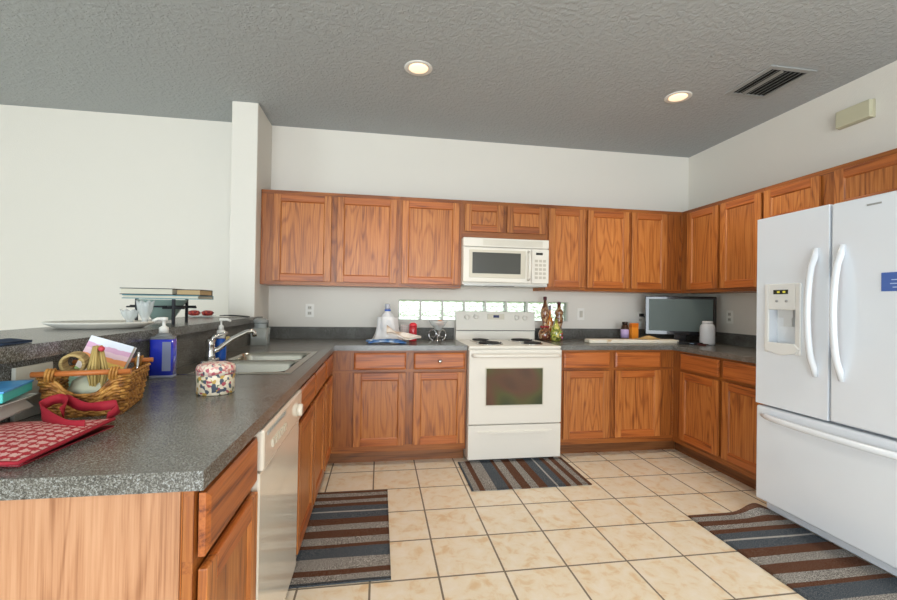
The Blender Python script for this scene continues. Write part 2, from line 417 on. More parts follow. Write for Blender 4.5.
# ------------------------------------------------------------------ countertops
ZT, ZB = .914, .876
t = thing('countertop', 'dark speckled L-shaped countertop with the sink let into it', 'countertop', (0, 0, 0))
b = MB(); xl, xf = -1.646, -1.013
sx0, sx1, sy0, sy1 = -1.585, -1.095, -1.885, -1.075          # sink hole
b.box(xl, -3.036, ZB, xf, sy0, ZT).box(xl, sy0, ZB, sx0, sy1, ZT).box(sx1, sy0, ZB, xf, sy1, ZT).box(xl, sy1, ZB, xf, 0, ZT).box(xf, -.635, ZB, -.003, 0, ZT)
b.build('slab', GRAN, t)
MB().box(-1.636, -.018, ZT, -.003, 0, 1.016).build('backsplash', GRSP, t)
MB().box(xl, -3.03, ZT, xl + .012, -.02, 1.072).build('bar_backsplash', GRSP, t)
t = thing('countertop', 'dark speckled L-shaped countertop right of the stove along the right wall', 'countertop', (0, 0, 0))
xr_ = XR - .635
MB().box(.766, -.635, ZB, XR, 0, ZT).box(xr_, -1.61, ZB, XR, -.635, ZT).build('slab', GRAN, t)
MB().box(.766, -.018, ZT, XR, 0, 1.016).box(XR - .018, -1.61, ZT, XR, -.018, 1.016).build('backsplash', GRSP, t)
b = MB().box(-2.09, -3.05, 1.073, -1.615, -.432, 1.114).box(-1.638, -.432, 1.073, -1.60, -.34, 1.114)
tag(b.build('bar_top', GRAN), 'raised dark speckled bar top on the half wall', 'countertop')

# ------------------------------------------------------------------ sink and faucet
t = thing('kitchen_sink', 'stainless steel double-bowl sink in the left countertop', 'sink', (0, 0, 0))
b = MB(); z = ZT; rx0, rx1, ry0, ry1 = -1.612, -1.076, -1.908, -1.052
bx0, bx1 = -1.50, -1.112
bowls = [(-1.872, -1.505), (-1.462, -1.14)]
zt = z + .004
b.box(rx0, ry0, z, bx0, ry1, zt).box(bx1, ry0, z, rx1, ry1, zt)
b.box(bx0, ry0, z, bx1, bowls[0][0], zt).box(bx0, bowls[0][1], z, bx1, bowls[1][0], zt).box(bx0, bowls[1][1], z, bx1, ry1, zt)
b.build('rim', STEEL, t, bevel=.002)
for y0, y1 in bowls:
    b = MB(); n = 6; rad = .05; dep = .17
    def ring(ins, zz):
        pts = []
        X0, X1, Y0, Y1 = bx0 + ins, bx1 - ins, y0 + ins, y1 - ins; r = max(rad - ins*.4, .012)
        for cx, cy, a0 in ((X1-r, Y1-r, 0), (X0+r, Y1-r, PI/2), (X0+r, Y0+r, PI), (X1-r, Y0+r, 1.5*PI)):
            for k in range(n+1): a = a0 + k*PI/2/n; pts.append((cx + r*math.cos(a), cy + r*math.sin(a), zz))
        return pts
    levels = [(-.001, zt), (.002, zt - .004), (.008, zt - .02), (.018, z - dep + .03), (.03, z - dep + .008), (.06, z - dep)]
    V = []; F = []
    for ins, zz in levels: V += ring(ins, zz)
    N = 4*(n+1)
    for L in range(len(levels)-1):
        for k in range(N): k2 = (k+1) % N; F.append((L*N+k2, L*N+k, (L+1)*N+k, (L+1)*N+k2))
    F.append(tuple((len(levels)-1)*N + k for k in range(N)))
    b.add(V, F, True)
    o = b.build('bowl', STEEL, t)
    MB().lathe([(.042, 0), (.042, .004), (.03, .004), (.026, .001), (0, .001)], ((bx0+bx1)/2, (y0+y1)/2, z - dep), 20).build('drain', CHROME, o)
t = thing('faucet', 'chrome single-lever kitchen faucet on the sink ledge', 'faucet', (-1.563, -1.50, zt))
MB().prism([(.028*math.cos(a) , .028*math.sin(a) + (.09 if 0 <= a <= PI else -.09)) for a in [2*PI*i/24 for i in range(24)]], 0, .014).build('base_plate', CHROME, t, bevel=.003)
MB().lathe([(.027, .014), (.025, .03), (.021, .06), (.023, .085), (.024, .10), (.02, .115), (0, .118)], n=20).build('body', CHROME, t)
MB().tube([(.01, .0, .05), (.03, .015, .06), (.09, .06, .115), (.15, .105, .15), (.175, .124, .152), (.182, .13, .142), (.184, .131, .12)], [.015, .013, .012, .011, .012, .012, .012], 12).build('spout', CHROME, t)
MB().tube([(0, 0, .11), (.01, .01, .125), (.04, .03, .14), (.07, .045, .147)], [.012, .011, .009, .008], 10, flat=1.4).build('lever', CHROME, t)

# ------------------------------------------------------------------ dishwasher
t = thing('dishwasher', 'almond dishwasher in the peninsula between oak cabinets', 'dishwasher', (PX, -2.628, 0), PI/2)
W = .606
MB().box(.004, .03, .1, W - .004, .58, .87).build('tub', GREY, t)
MB().box(.003, -.022, .122, W - .003, .03, .745).build('door', DWM, t, bevel=.006)
d = MB().box(.003, -.032, .75, W - .003, .03, .868).build('control_panel', DWM, t, bevel=.008)
b = MB()
for k in range(9): b.box(.04 + k*.028, -.034, .845, .06 + k*.028, -.031, .856)
b.build('vent_slot', GREY, d)
MB().at((.52, -.032, .80), 0, PI/2).lathe([(.026, 0), (.024, .016), (.02, .018), (0, .018)], n=20).build('dial', DWM, d)
b = MB()
for k in range(5): b.box(.10 + k*.04, -.036, .79, .128 + k*.04, -.031, .812)
b.build('button', ALM2, d)
MB().box(.02, .03, .0, W - .02, .045, .10).build('kick_plate', ALM2, t)

# ------------------------------------------------------------------ stove
t = thing('stove', 'almond electric coil range between the oak base cabinets', 'stove', (0, 0, 0))
x0, x1 = .003, .759
MB().box(x0, -.655, .03, x1, -.022, .893).build('body', ALMOND, t)
MB().box(x0, -.67, .894, x1, -.075, .914).build('cooktop', ALMOND, t, bevel=.006)
o = MB().box(x0, -.075, .894, x1, -.022, .996).add([(x0, -.085, .999), (x1, -.085, .999), (x1, -.022, .999), (x0, -.022, .999), (x0, -.06, 1.172), (x1, -.06, 1.172), (x1, -.022, 1.172), (x0, -.022, 1.172)],
      [(0,3,2,1), (4,5,6,7), (0,1,5,4), (1,2,6,5), (2,3,7,6), (3,0,4,7)]).build('back_guard', ALMOND, t, bevel=.005)
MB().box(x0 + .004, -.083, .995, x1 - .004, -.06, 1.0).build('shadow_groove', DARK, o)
def onface(z): return -.085 + (z - .999)/.173*.025
for xk, zk in ((.105, 1.118), (.19, 1.123), (.58, 1.12), (.66, 1.115)):
    k_ = MB().at((xk, onface(zk) + .001, zk), 0, PI/2 - .14).lathe([(.024, 0), (.022, .016), (.018, .022), (0, .022)], n=18).box(-.004, -.02, .02, .004, .02, .028).build('control_knob', ALMOND, o)
MB().at((.30, 0, 0)).box(0, onface(1.10) - .004, 1.10, .16, -.065, 1.15).build('clock_panel', ALM2, o)
MB().box(.355, onface(1.11) - .006, 1.115, .41, -.066, 1.14).build('display', plain('blue_display', '2C3560', .2), o)
for xb, yb, rb in ((.195, -.225, .072), (.21, -.50, .095), (.575, -.225, .095), (.575, -.50, .072)):
    bo = MB().lathe([(rb + .02, 0), (rb + .018, .005), (rb + .008, .004), (.02, .001), (0, .001)], (xb, yb, .914), 28).build('drip_pan', CHROME, t)
    turns = 4; pts = []
    for i in range(turns*20 + 1):
        a = 2*PI*i/20; rr = .018 + (rb - .018)*i/(turns*20); pts.append((xb + rr*math.cos(a), yb + rr*math.sin(a), .926))
    MB().tube(pts, .0065, 6).build('coil_burner', BLKM, bo)
d = MB().box(x0, -.685, .305, x1, -.656, .885).build('oven_door', ALMOND, t, bevel=.006)
MB().box(.132, -.689, .448, .606, -.684, .748).build('window_trim', ALM2, d, bevel=.002)
MB().box(.14, -.691, .456, .598, -.687, .740).build('window', OVENW, d)
MB().tube([(x0 + .03, -.685, .842), (x0 + .035, -.72, .842), (x0 + .06, -.732, .842), (x1 - .06, -.732, .842), (x1 - .035, -.72, .842), (x1 - .03, -.685, .842)], .015, 10).build('handle', ALMOND, d)
d = MB().box(x0, -.682, .032, x1, -.656, .298).build('storage_drawer', ALMOND, t, bevel=.006)
MB().prism_y([(.08, .245), (.20, .228), (.56, .228), (.68, .245), (.68, .25), (.08, .25)], -.692, -.68).build('pull_lip', ALMOND, d, bevel=.003)
MB().box(x0 + .03, -.62, 0, x1 - .03, -.10, .03).build('base', DARK, t)

# ------------------------------------------------------------------ microwave
t = thing('microwave', 'almond over-the-range microwave under the short oak cabinet', 'microwave', (0, 0, 0))
x0, x1 = .0, .758
MB().box(x0, -.365, 1.405, x1, -.005, 1.803).build('body', ALMOND, t, bevel=.004)
o = MB().box(x0, -.392, 1.728, x1, -.365, 1.803).build('top_grille', ALMOND, t, bevel=.005)
b = MB()
for k in range(6): b.box(.17, -.3945, 1.742 + k*.0085, .70, -.390, 1.746 + k*.0085)
b.build('vent_slat', ALM2, o)
d = MB().box(x0, -.40, 1.425, .60, -.365, 1.722).build('door', ALMOND, t, bevel=.008)
MB().box(.05, -.403, 1.465, .545, -.399, 1.70).build('window_trim', ALM2, d, bevel=.003)
MB().box(.077, -.405, 1.50, .50, -.402, 1.678).build('window', MWGL, d)
MB().tube([(.572, -.40, 1.455), (.572, -.43, 1.475), (.572, -.438, 1.575), (.572, -.43, 1.675), (.572, -.40, 1.695)], .012, 10, flat=1.1).build('handle', ALMOND, d)
o = MB().box(.603, -.395, 1.425, x1, -.365, 1.722).build('control_panel', ALMOND, t, bevel=.005)
MB().box(.64, -.397, 1.672, .70, -.394, 1.692).build('display', BLACK, o)
b = MB()
for i in range(3):
    for k in range(5): b.box(.632 + i*.036, -.397, 1.465 + k*.036, .658 + i*.036, -.394, 1.487 + k*.036)
b.build('keypad', plain('keypad_grey', 'C2BBAE', .5), o)
b = MB().box(x0 + .01, -.385, 1.398, x1 - .01, -.01, 1.406).build('underside', plain('underside_grey', 'B9B9B8', .3, .4), t)
MB().box(.20, -.36, 1.393, .46, -.30, 1.398).build('lamp_lens', BLACK, b)

# ------------------------------------------------------------------ refrigerator (faces -x)
FXX = 1.60
t = thing('refrigerator', 'white french-door refrigerator with ice dispenser and bottom freezer', 'refrigerator', (FXX, -1.628, 0), -PI/2)
# local x = toward camera (world -y), local y = world +x, front at y=0
W = .88
MB().box(.006, .075, .02, W - .006, .78, 1.765).build('cabinet', WHITE, t, bevel=.005)
def fdoor(x0, x1, z0, z1, name):
    return MB().box(x0, 0, z0, x1, .07, z1).build(name, WHITE, t, bevel=.014, seg=4)
hw = .419
# left door with a dispenser recess: built from four pieces around the opening
LX0, LX1, OZ0, OZ1 = .085, .262, 1.035, 1.24
b = MB().box(0, 0, .668, LX0, .07, 1.785).box(LX1, 0, .668, hw + .006, .07, 1.785).box(LX0, 0, .668, LX1, .07, OZ0).box(LX0, 0, OZ1, LX1, .07, 1.785)
ld = b.build('door', WHITE, t)
o = MB().box(LX0, .058, OZ0, LX1, .069, OZ1).build('dispenser_recess', plain('dispenser_liner', 'EDEFF2', .4), ld)
PB = plain('dispenser_bezel', 'E4E4E2', .3)
b = MB(); 
b.box(.066, -.012, .985, LX0 + .006, .0, 1.385).box(LX1 - .006, -.012, .985, .284, .0, 1.385).box(LX0 + .006, -.012, OZ1 - .004, LX1 - .006, 0, 1.385)
b.prism_y([(LX0 + .006, 1.045), (.066, 1.02), (.085, .993), (.175, .975), (.265, .993), (.284, 1.02), (LX1 - .006, 1.045)][::-1], -.02, 0)
o = b.build('dispenser_bezel', PB, ld, bevel=.004)
MB().box(.125, -.0145, 1.325, .215, -.0115, 1.35).build('display', plain('dispenser_display', '2B2D22', .2), o)
MB().box(.15, -.016, 1.332, .165, -.0143, 1.343).box(.185, -.016, 1.332, .20, -.0143, 1.343).build('indicator', plain('indicator_yellow', 'B9B040', .4, emis='C8C040', es=.4), o)
MB().at((.145, -.012, 1.285), 0, PI/2).lathe([(.008, 0), (.007, .004), (0, .004)], n=12).at((.205, -.012, 1.285), 0, PI/2).lathe([(.008, 0), (.007, .004), (0, .004)], n=12).build('button', GREY, o)
MB().box(.13, .02, OZ1 - .05, .215, .058, OZ1 - .004).box(.15, .03, OZ1 - .10, .20, .05, OZ1 - .05).build('spout', plain('spout_grey', 'D5D8DA', .4), ld)
rd = fdoor(hw + .014, W, .668, 1.785, 'door')
for dd, xh in ((ld, hw - .055), (rd, hw + .075)):
    pts = []; 
    for i in range(15):
        q = i/14; pts.append((xh, -.005 - .052*math.sin(PI*min(max(q*1.15 - .075, 0), 1))**.45, .885 + .68*q))
    MB().tube(pts, [.012, .017] + [.0165]*11 + [.017, .012], 12, flat=.85).build('handle', WHITE, dd)
fz = fdoor(0, W, .088, .655, 'freezer_drawer')
pts = [(.05 + .80*i/18, -.004 - .05*math.sin(PI*min(max(i/18*1.1 - .05, 0), 1))**.4, .602 + .0*i) for i in range(19)]
MB().tube(pts, [.012] + [.017]*17 + [.012], 12).build('handle', WHITE, fz)
g = MB().box(.02, .10, .012, W - .02, .12, .086).build('base_grille', plain('grille_grey', 'C9CDD2', .5), t)
b = MB()
for k in range(3): b.box(.10, .096, .028 + k*.016, W - .05, .10, .037 + k*.016)
b.build('grille_slat', plain('grille_slat', '55585C', .5), g)
MB().box(.06, .14, 0, .12, .7, .02)  .box(W - .12, .14, 0, W - .06, .7, .02).build('foot', BLKM, t)
MB().box(.60, -.003, 1.737, .66, 0, 1.745).build('badge', GREY, rd)
o = tag(MB().box(-.075, -.0025, -.043, .075, 0, .043).build('magnet', plain('magnet_blue', '4A68AE', .4)), 'blue rectangular magnet on the right refrigerator door', 'magnet')
o.location = (FXX - .0005, -2.29 - .075, 1.372); o.rotation_euler = (0, 0, -PI/2)
b = MB()
for k, (a, c) in enumerate(((.0, .055), (-.035, .06), (-.04, .03), (-.03, .06))): b.box(a, -.0034, .024 - k*.017, c, -.0024, .028 - k*.017)
b.build('pale_stripe', plain('magnet_pale', 'BFD0EA', .5), o)

# ------------------------------------------------------------------ rugs
def rug(label, loc, rz, L, Wd, curl=None):
    b = MB()
    def f(u, v):
        x = u*L; y = v*Wd; z = .008
        if curl: z += curl(u, v)
        z += .0012*math.sin(u*23 + v*5)
        return (x, y, z)
    b.grid(f, 48, 24, .0075)
    o = b.build('striped_rug', RUG, None, loc=loc, rz=rz); tag(o, label, 'rug', 'striped kitchen rugs'); return o
rug('striped rug on the floor in front of the sink', (-.615, -1.985, .001), PI/2, .92, .445)
rug('striped rug on the floor in front of the stove', (-.065, -1.15, .001), 0, .85, .515)
def curl(u, v):
    return .05*max(0, (u - .86)/.14)**1.5*math.exp(-((v - .2)/.16)**2)
rug('striped rug with a curled corner in front of the refrigerator', (1.69, -2.57, .001), PI/2, .93, .553, curl)

# ------------------------------------------------------------------ ceiling and wall fittings
def downlight(label, x, y):
    if label: t = thing('recessed_light', label, 'ceiling light', (x, y, H), 0, 'recessed ceiling lights')
    else: t = struct(bpy.data.objects.new('added_fill_light', None)); COL.objects.link(t); t.location = (x, y, H)
    b = MB().lathe([(.062, -.001), (.085, -.008), (.092, -.002), (.092, 0)], n=32); 
    b.build('trim_ring', WPL, t)
    MB().lathe([(.063, -.003), (.05, -.010), (0, -.013)], n=32).build('bulb', LAMP, t)
    l = bpy.data.lights.new('bulb_light', 'SPOT'); l.energy = 42; l.color = (1, .88, .72); l.spot_size = math.radians(125); l.spot_blend = .8; l.shadow_soft_size = .06
    lo = bpy.data.objects.new('bulb_light', l); COL.objects.link(lo); lo.parent = t; lo.location = (0, 0, -.03)
downlight('recessed ceiling light left of centre above the peninsula aisle', -.463, -1.15)
downlight('recessed ceiling light beside the ceiling air vent', 1.432, -1.12)
for x in (-.463, 1.432): downlight(None, x, -3.35)      # added out-of-view lamps that brighten the floor and counters
t = thing('air_vent', 'grey louvred air vent in the ceiling near the right wall', 'vent', (1.885, -1.413, H), 0)
MB().box(-.17, -.19, -.008, -.13, .19, 0).box(.13, -.19, -.008, .17, .19, 0).box(-.13, -.19, -.008, .13, -.155, 0).box(-.13, .155, -.008, .13, .19, 0).build('frame', plain('vent_paint', 'A3A6A6', .8), t, bevel=.003)
MB().box(-.13, -.155, -.002, .13, .155, -.0005).build('duct_opening', plain('vent_dark', '1D1E1D', .9), t)
SL = plain('vent_slat', '8A8B87', .5)
for k in range(8):
    x = -.115 + k*.033
    MB().at((x, 0, -.008), 0, 0, .6 if k == 2 else -.6).box(-.011, -.153, -.001, .011, .153, .001).build('slat', SL, t)
t = thing('door_chime', 'cream door chime box high on the right wall', 'chime', (XR, -1.565, 2.53), -PI/2)
MB().box(-.104, -.045, -.056, .104, 0, .056).build('cover', CREAM, t, bevel=.005)
MB().box(-.107, -.02, -.059, .107, 0, .059).build('base', plain('chime_base', 'B7B197', .5), t, bevel=.003)
PLT = plain('outlet_plate', 'F2EFE8', .35); SLT = plain('outlet_face', 'C9C4B8', .4)
def plate(label, cat, name, loc, rz, kind):
    t = thing(name, label, cat, loc, rz)
    p = MB().box(-.036, -.005, -.058, .036, 0, .058).build('cover_plate', PLT, t, bevel=.002)
    if kind == 'outlet':
        for s_ in (-1, 1):
            o = MB().box(-.016, -.008, s_*.024 - .014, .016, -.005, s_*.024 + .014).build('receptacle', SLT, t, bevel=.002)
            MB().box(-.008, -.0088, s_*.024 - .004, -.005, -.0079, s_*.024 + .007).box(.005, -.0088, s_*.024 - .004, .008, -.0079, s_*.024 + .007).build('slot', DARK, o)
    else: MB().box(-.016, -.009, -.032, .016, -.005, .032).build('rocker', SLT, t, bevel=.002)
plate('white wall outlet on the back wall near the left corner', 'outlet', 'wall_outlet', (-1.296, 0, 1.16), 0, 'outlet')
plate('white light switch on the back wall right of the glass block window', 'switch', 'light_switch', (1.254, 0, 1.158), 0, 'switch')
plate('white wall outlet left of the television with a black plug in it', 'outlet', 'wall_outlet', (1.887, 0, 1.13), 0, 'outlet')
plate('white wall outlet on the right wall between television and refrigerator', 'outlet', 'wall_outlet', (XR, -.542, 1.16), -PI/2, 'outlet')

# ------------------------------------------------------------------ television corner
ZC = ZT + .0005
a = math.radians(-25.5)
t = thing('television', 'black flat-screen television in the right counter corner', 'television', (2.045, -.375, ZC), a)
MB().prism([(.17*math.cos(q), .085*math.sin(q) + .0) for q in [2*PI*i/28 for i in range(28)]], 0, .012).build('stand_base', BLACK, t, bevel=.003)
MB().box(-.05, -.0, .012, .05, .03, .09).build('stand_neck', BLACK, t, bevel=.004)
b = MB().box(-.295, 0, .068, .295, .045, .425).box(-.18, .045, .12, .18, .07, .36)
c_ = b.build('bezel', BLACK, t, bevel=.006)
MB().box(-.265, -.002, .105, .265, .001, .40).build('screen', SCREEN, t)
t = thing('media_box', 'thin black box lying under the television', 'electronics', (2.03, -.555, ZC), a)
MB().box(-.12, -.035, 0, .12, .035, .022).build('case', BLACK, t, bevel=.004)
MB().box(-.03, -.0362, .007, .0, -.0348, .015).build('display', plain('box_display', '6E7E90', .3), t)
b = MB().tube([(1.887, -.012, 1.155), (1.887, -.045, 1.155), (1.905, -.06, 1.13), (1.93, -.055, 1.05), (1.94, -.05, .96), (1.97, -.06, .925), (2.02, -.08, .92), (2.10, -.12, .92)], .006, 8)
b.box(1.872, -.04, 1.14, 1.902, -.009, 1.17)
tag(b.build('power_cord', BLKM), 'black plug and cord running from outlet down behind the television', 'cord')
b = MB().tube([(2.05, -.62, ZC + .005), (2.07, -.66, ZC + .005), (2.035, -.70, ZC + .005), (2.0, -.67, ZC + .006), (2.015, -.63, ZC + .009), (2.06, -.635, ZC + .012), (2.075, -.68, ZC + .012), (2.03, -.69, ZC + .014)], .004, 6)
tag(b.build('cable', plain('red_black_cable', '4A1B1B', .5)), 'small coiled dark red cable beside the white plastic bottle', 'cable')
t = thing('plastic_bottle', 'white translucent plastic bottle in front of the television', 'bottle', (2.135, -.60, ZC))
MB().lathe([(.05, 0), (.058, .006), (.059, .02), (.059, .15), (.054, .17), (.043, .183), (.04, .188)], n=28).build('body', FROST, t)
MB().lathe([(.041, .188), (.041, .206), (.038, .208), (0, .208)], n=24).build('cap', plain('white_cap', 'D8D8DA', .4), t)

b = MB()
n = 10; Lb, Wb = .85, .13; pts = []
for cx, cy, a0 in ((Lb-.03, Wb-.03, 0), (.03, Wb-.03, PI/2), (.03, .03, PI), (Lb-.03, .03, 1.5*PI)):
    for k in range(n+1): q = a0 + k*PI/2/n; pts.append((cx + .03*math.cos(q), cy + .03*math.sin(q)))
BRD = NT('worn_white_board'); BRD.col(BRD.ramp(BRD.noise(BRD.coord(), 9, 4, .6), [(.4, 'E6DCC8'), (.58, 'E8E2D6'), (.68, 'CDB089')])); BRD.b.inputs['Roughness'].default_value = .5
tag(b.prism(pts, 0, .032).build('cutting_board', BRD.mat, bevel=.006, loc=(1.115, -.46, ZC), rz=-.03), 'long off-white cutting board lying on the right counter', 'cutting board')
b = MB().grid(lambda u, v: (.19*u, .09*v, .006 + .022*math.sin(PI*u)*math.sin(PI*v) + .004*math.sin(9*u + 4*v)), 14, 10, .006)
tag(b.build('paper_packet', plain('packet_tan', 'CDAA72', .6), loc=(1.62, -.44, ZC + .0335), rz=.1), 'small crumpled tan packet lying on the cutting board', 'packet')
t = thing('brown_bottle', 'squat dark brown bottle with lilac label beside the orange carton', 'bottle', (1.60, -.20, ZC))
MB().lathe([(.03, 0), (.036, .006), (.036, .115), (.03, .14), (.022, .155)], n=22).build('body', plain('brown_glass', '3B2519', .2), t)
MB().lathe([(.024, .154), (.024, .178), (0, .179)], n=20).build('cap', plain('brown_cap', '2A1A14', .4), t)
MB().lathe([(.0368, .03), (.0368, .11)], n=22).build('paper_label', plain('lilac_label', 'B9A3CF', .5), t)
t = thing('carton', 'small bright orange carton left of the television', 'carton', (1.70, -.19, ZC), .1)
MB().box(-.036, -.02, 0, .036, .02, .165).build('box', plain('carton_orange', 'F0912A', .5), t, bevel=.002)
MB().box(-.037, -.021, .128, .037, .021, .168).build('lid', plain('carton_lid', 'DD7312', .5), t, bevel=.002)

# ------------------------------------------------------------------ decorative bottles right of stove
def peppers(name, c):
    q = NT(name); v = q.coord(); vo = q.n('ShaderNodeTexVoronoi', Scale=55.); q.l(v, vo.inputs['Vector'])
    sp = q.t.nodes.new('ShaderNodeSeparateXYZ'); q.l(vo.outputs['Color'], sp.inputs[0])
    q.col(q.ramp(sp.outputs[0], c)); q.b.inputs['Roughness'].default_value = .1; q.b.inputs['Coat Weight'].default_value = .8; return q.mat
PEP = peppers('preserved_peppers', [(.1, '6E3A22'), (.35, '9A6A40'), (.55, 'BFA07A'), (.75, '7E3E30'), (.9, '523622')])
PEP2 = peppers('preserved_greens', [(.1, '5B6A1E'), (.35, '9AA23A'), (.6, 'C6C45E'), (.8, '3F4E18'), (.95, 'D9C877')])
CAPR = plain('wine_cap', '55232C', .4)
def deco(label, loc, prof, matb, cap_z, cap_r, capm=None, band=None, neckm=None):
    t = thing('decorative_bottle', label, 'bottle', loc, 0, 'decorative bottles right of the stove')
    MB().lathe(prof, n=26).build('body', matb, t)
    MB().lathe([(cap_r, 0), (cap_r*1.05, .004), (cap_r, cap_z[1]-cap_z[0]-.003), (0, cap_z[1]-cap_z[0])], (0, 0, cap_z[0]), 18).build('cap', capm or CAPR, t)
    if band:
        MB().tube([(band[0]*math.cos(q), band[0]*math.sin(q), band[1] + .004*math.sin(3*q)) for q in [2*PI*i/24 for i in range(24)]], band[2], 8, True).build('ribbon', band[3], t)
    return t
RED = plain('ribbon_red', 'A32A34', .6)
t = deco('tall hourglass bottle of peppers standing left, next to the stove', (.825, -.15, ZC), [(.035, 0), (.05, .008), (.058, .04), (.055, .075), (.035, .115), (.022, .145), (.022, .17), (.036, .215), (.042, .25), (.036, .285), (.02, .32), (.014, .345), (.013, .375)], PEP, (.372, .405), .016, None, (.034, .125, .008, RED))
t = deco('round green glass bottle with flower trim at the front', (.90, -.235, ZC), [(.028, 0), (.04, .006), (.048, .04), (.05, .075), (.042, .115), (.024, .145), (.014, .16), (.012, .185)], PEP2, (.184, .205), .015, plain('green_cap', '6B6F2A', .5))
rng = random.Random(3)
for k, c in enumerate(('D87FA0', 'E8C04A', 'C9D8E8', 'D05050', '7FA84A')):
    MB().blob((.03 + .010*math.cos(k*1.9), -.042 + .006*math.sin(k*2.3), .035 + .012*k), .009, .008, .009, 10, 6).build('flower', plain('flower%d' % k, c, .6), t)
deco('brown bottle with wide shoulders standing at the back right', (.985, -.10, ZC), [(.035, 0), (.042, .008), (.042, .06), (.03, .10), (.026, .125), (.038, .17), (.04, .20), (.03, .225), (.042, .25), (.036, .275), (.018, .295), (.016, .335)], PEP, (.333, .358), .017, None, None)
deco('slim clear bottle of orange liquid behind the green bottle', (.90, -.085, ZC), [(.024, 0), (.03, .006), (.03, .16), (.024, .20), (.011, .235), (.01, .28)], peppers('orange_preserve', [(.2, 'D8762A'), (.5, 'E8A04A'), (.8, 'E9C68A')]), (.28, .325), .012, plain('grey_cap', '8D8796', .5), None)

# ------------------------------------------------------------------ items left of stove
t = thing('plastic_jug', 'clear plastic jug with blue neck band wrapped in a white bag', 'jug', (-.62, -.27, ZC))
MB().lathe([(.07, 0), (.08, .01), (.08, .13), (.07, .18), (.045, .225), (.026, .245), (.024, .255)], n=24).build('body', plain('wrap_white', 'E3E3E6', .35, trans=.1), t)
MB().lathe([(.026, .255), (.027, .268)], n=20).build('neck_band', plain('band_blue', '3E68C4', .4), t)
MB().lathe([(.022, .268), (.022, .315), (0, .316)], n=20).build('cap', plain('cap_clear', 'D5D8E4', .2, trans=.5), t)
rng = random.Random(11)
def drape(u, v):
    q = 2*PI*u; r = .083 + .045*(1-v)**2.2 + .008*math.sin(7*q + 3*v)*(1-v*.4)
    return (r*math.cos(q), r*math.sin(q)*.85, .004 + .2*v - .012*math.sin(5*q)*v*(1-v))
MB().grid(drape, 40, 10).build('bag', plain('bag_white', 'E8E6E6', .45, trans=.05), t)
CL = NT('blue_cloth'); CL.col(CL.ramp(CL.noise(CL.coord(), 18, 3), [(.35, '3868B0'), (.55, '6C98D0'), (.7, 'C8D8EC')])); CL.b.inputs['Roughness'].default_value = .9
b = MB().grid(lambda u, v: (.28*u + .02*math.sin(6*v), .12*v + .015*math.sin(7*u), .018 + .012*math.sin(3*PI*u + 2*v)*math.sin(PI*v) + .012*math.sin(PI*u)), 26, 14, .012)
tag(b.build('dish_cloth', CL.mat, loc=(-.77, -.54, ZC)), 'folded blue and white dish cloth under the wrapped jug', 'cloth')
CT = NT('beige_towel'); CT.col(CT.ramp(CT.noise(CT.coord(), 14, 4), [(.36, 'C7B09C'), (.5, 'E2D6CA'), (.7, 'F0EAE4')])); CT.b.inputs['Roughness'].default_value = .95
def towel(u, v):
    return (.27*u, .13*v - .05*u, .02 + .075*max(0, 1 - u*1.25)**1.5*math.sin(PI*(.15 + .7*v)) + .012*math.sin(8*u + 5*v) + .012*math.sin(PI*v))
b = MB().grid(towel, 26, 14, .011)
tag(b.build('hand_towel', CT.mat, loc=(-.63, -.52, ZC + .034), rz=-.02), 'crumpled beige towel draped over blue cloth beside the jug', 'cloth')
t = thing('drink_bottle', 'red plastic drink bottle left of the glass fruit bowl', 'bottle', (-.402, -.26, ZC))
RP = plain('red_plastic', 'C22C36', .25, coat=.3)
MB().lathe([(.03, 0), (.034, .005), (.034, .115), (.032, .12)], n=22).build('body', RP, t)
MB().lathe([(.034, .12), (.034, .142), (.025, .152), (.012, .158), (0, .159)], n=22).build('lid', plain('red_lid', 'DA3540', .3), t)
t = thing('wire_cup', 'white wire mesh cup beside the red bottle', 'cup', (-.47, -.17, ZC))
b = MB()
for k in range(14):
    q = 2*PI*k/14; b.tube([(.036*math.cos(q), .036*math.sin(q), .004), (.043*math.cos(q), .043*math.sin(q), .14)], .0022, 5)
for k in range(8):
    r = .036 + .007*k/7; b.tube([(r*math.cos(2*PI*i/24), r*math.sin(2*PI*i/24), .004 + .136*k/7) for i in range(24)], .0022, 5, True)
b.build('mesh', plain('wire_white', 'D8D6D4', .4), t)
MB().lathe([(.034, .003), (.0395, .135), (0, .136)], n=20).build('liner', plain('liner_white', 'CBB9B4', .6), t)
t = thing('fruit_bowl', 'conical glass fruit bowl on a silver scroll stand', 'bowl', (-.182, -.225, ZC))
SIL = plain('silver', 'CFCFCF', .2, 1)
b = MB()
for k in range(3):
    q0 = 2*PI*k/3 + .5; pts = []
    for i in range(22):
        s_ = i/21; ang = 2.2*PI*s_ - PI/2; rr = .052 - .03*s_
        d = .045 + rr*math.cos(ang)*.9; zz = .055 + rr*math.sin(ang)
        pts.append((d*math.cos(q0), d*math.sin(q0), max(zz, .006)))
    b.tube(pts, .006, 8)
b.lathe([(.03, 0), (.03, .006), (.01, .012), (.009, .09), (.02, .1)], n=18)
b.build('stand', SIL, t)
MB().lathe([(.012, .092), (.03, .10), (.06, .135), (.088, .178), (.084, .178), (.056, .139), (.026, .106), (0, .1)], n=32).build('glass_dish', GLASS, t)
tag(MB().blob((0, 0, 0), .034, .034, .03, 18, 12).build('orange', plain('orange_skin', 'E0925A', .5), loc=(-.165, -.225, ZC + .152)), 'peach-coloured round fruit in the glass bowl', 'fruit')

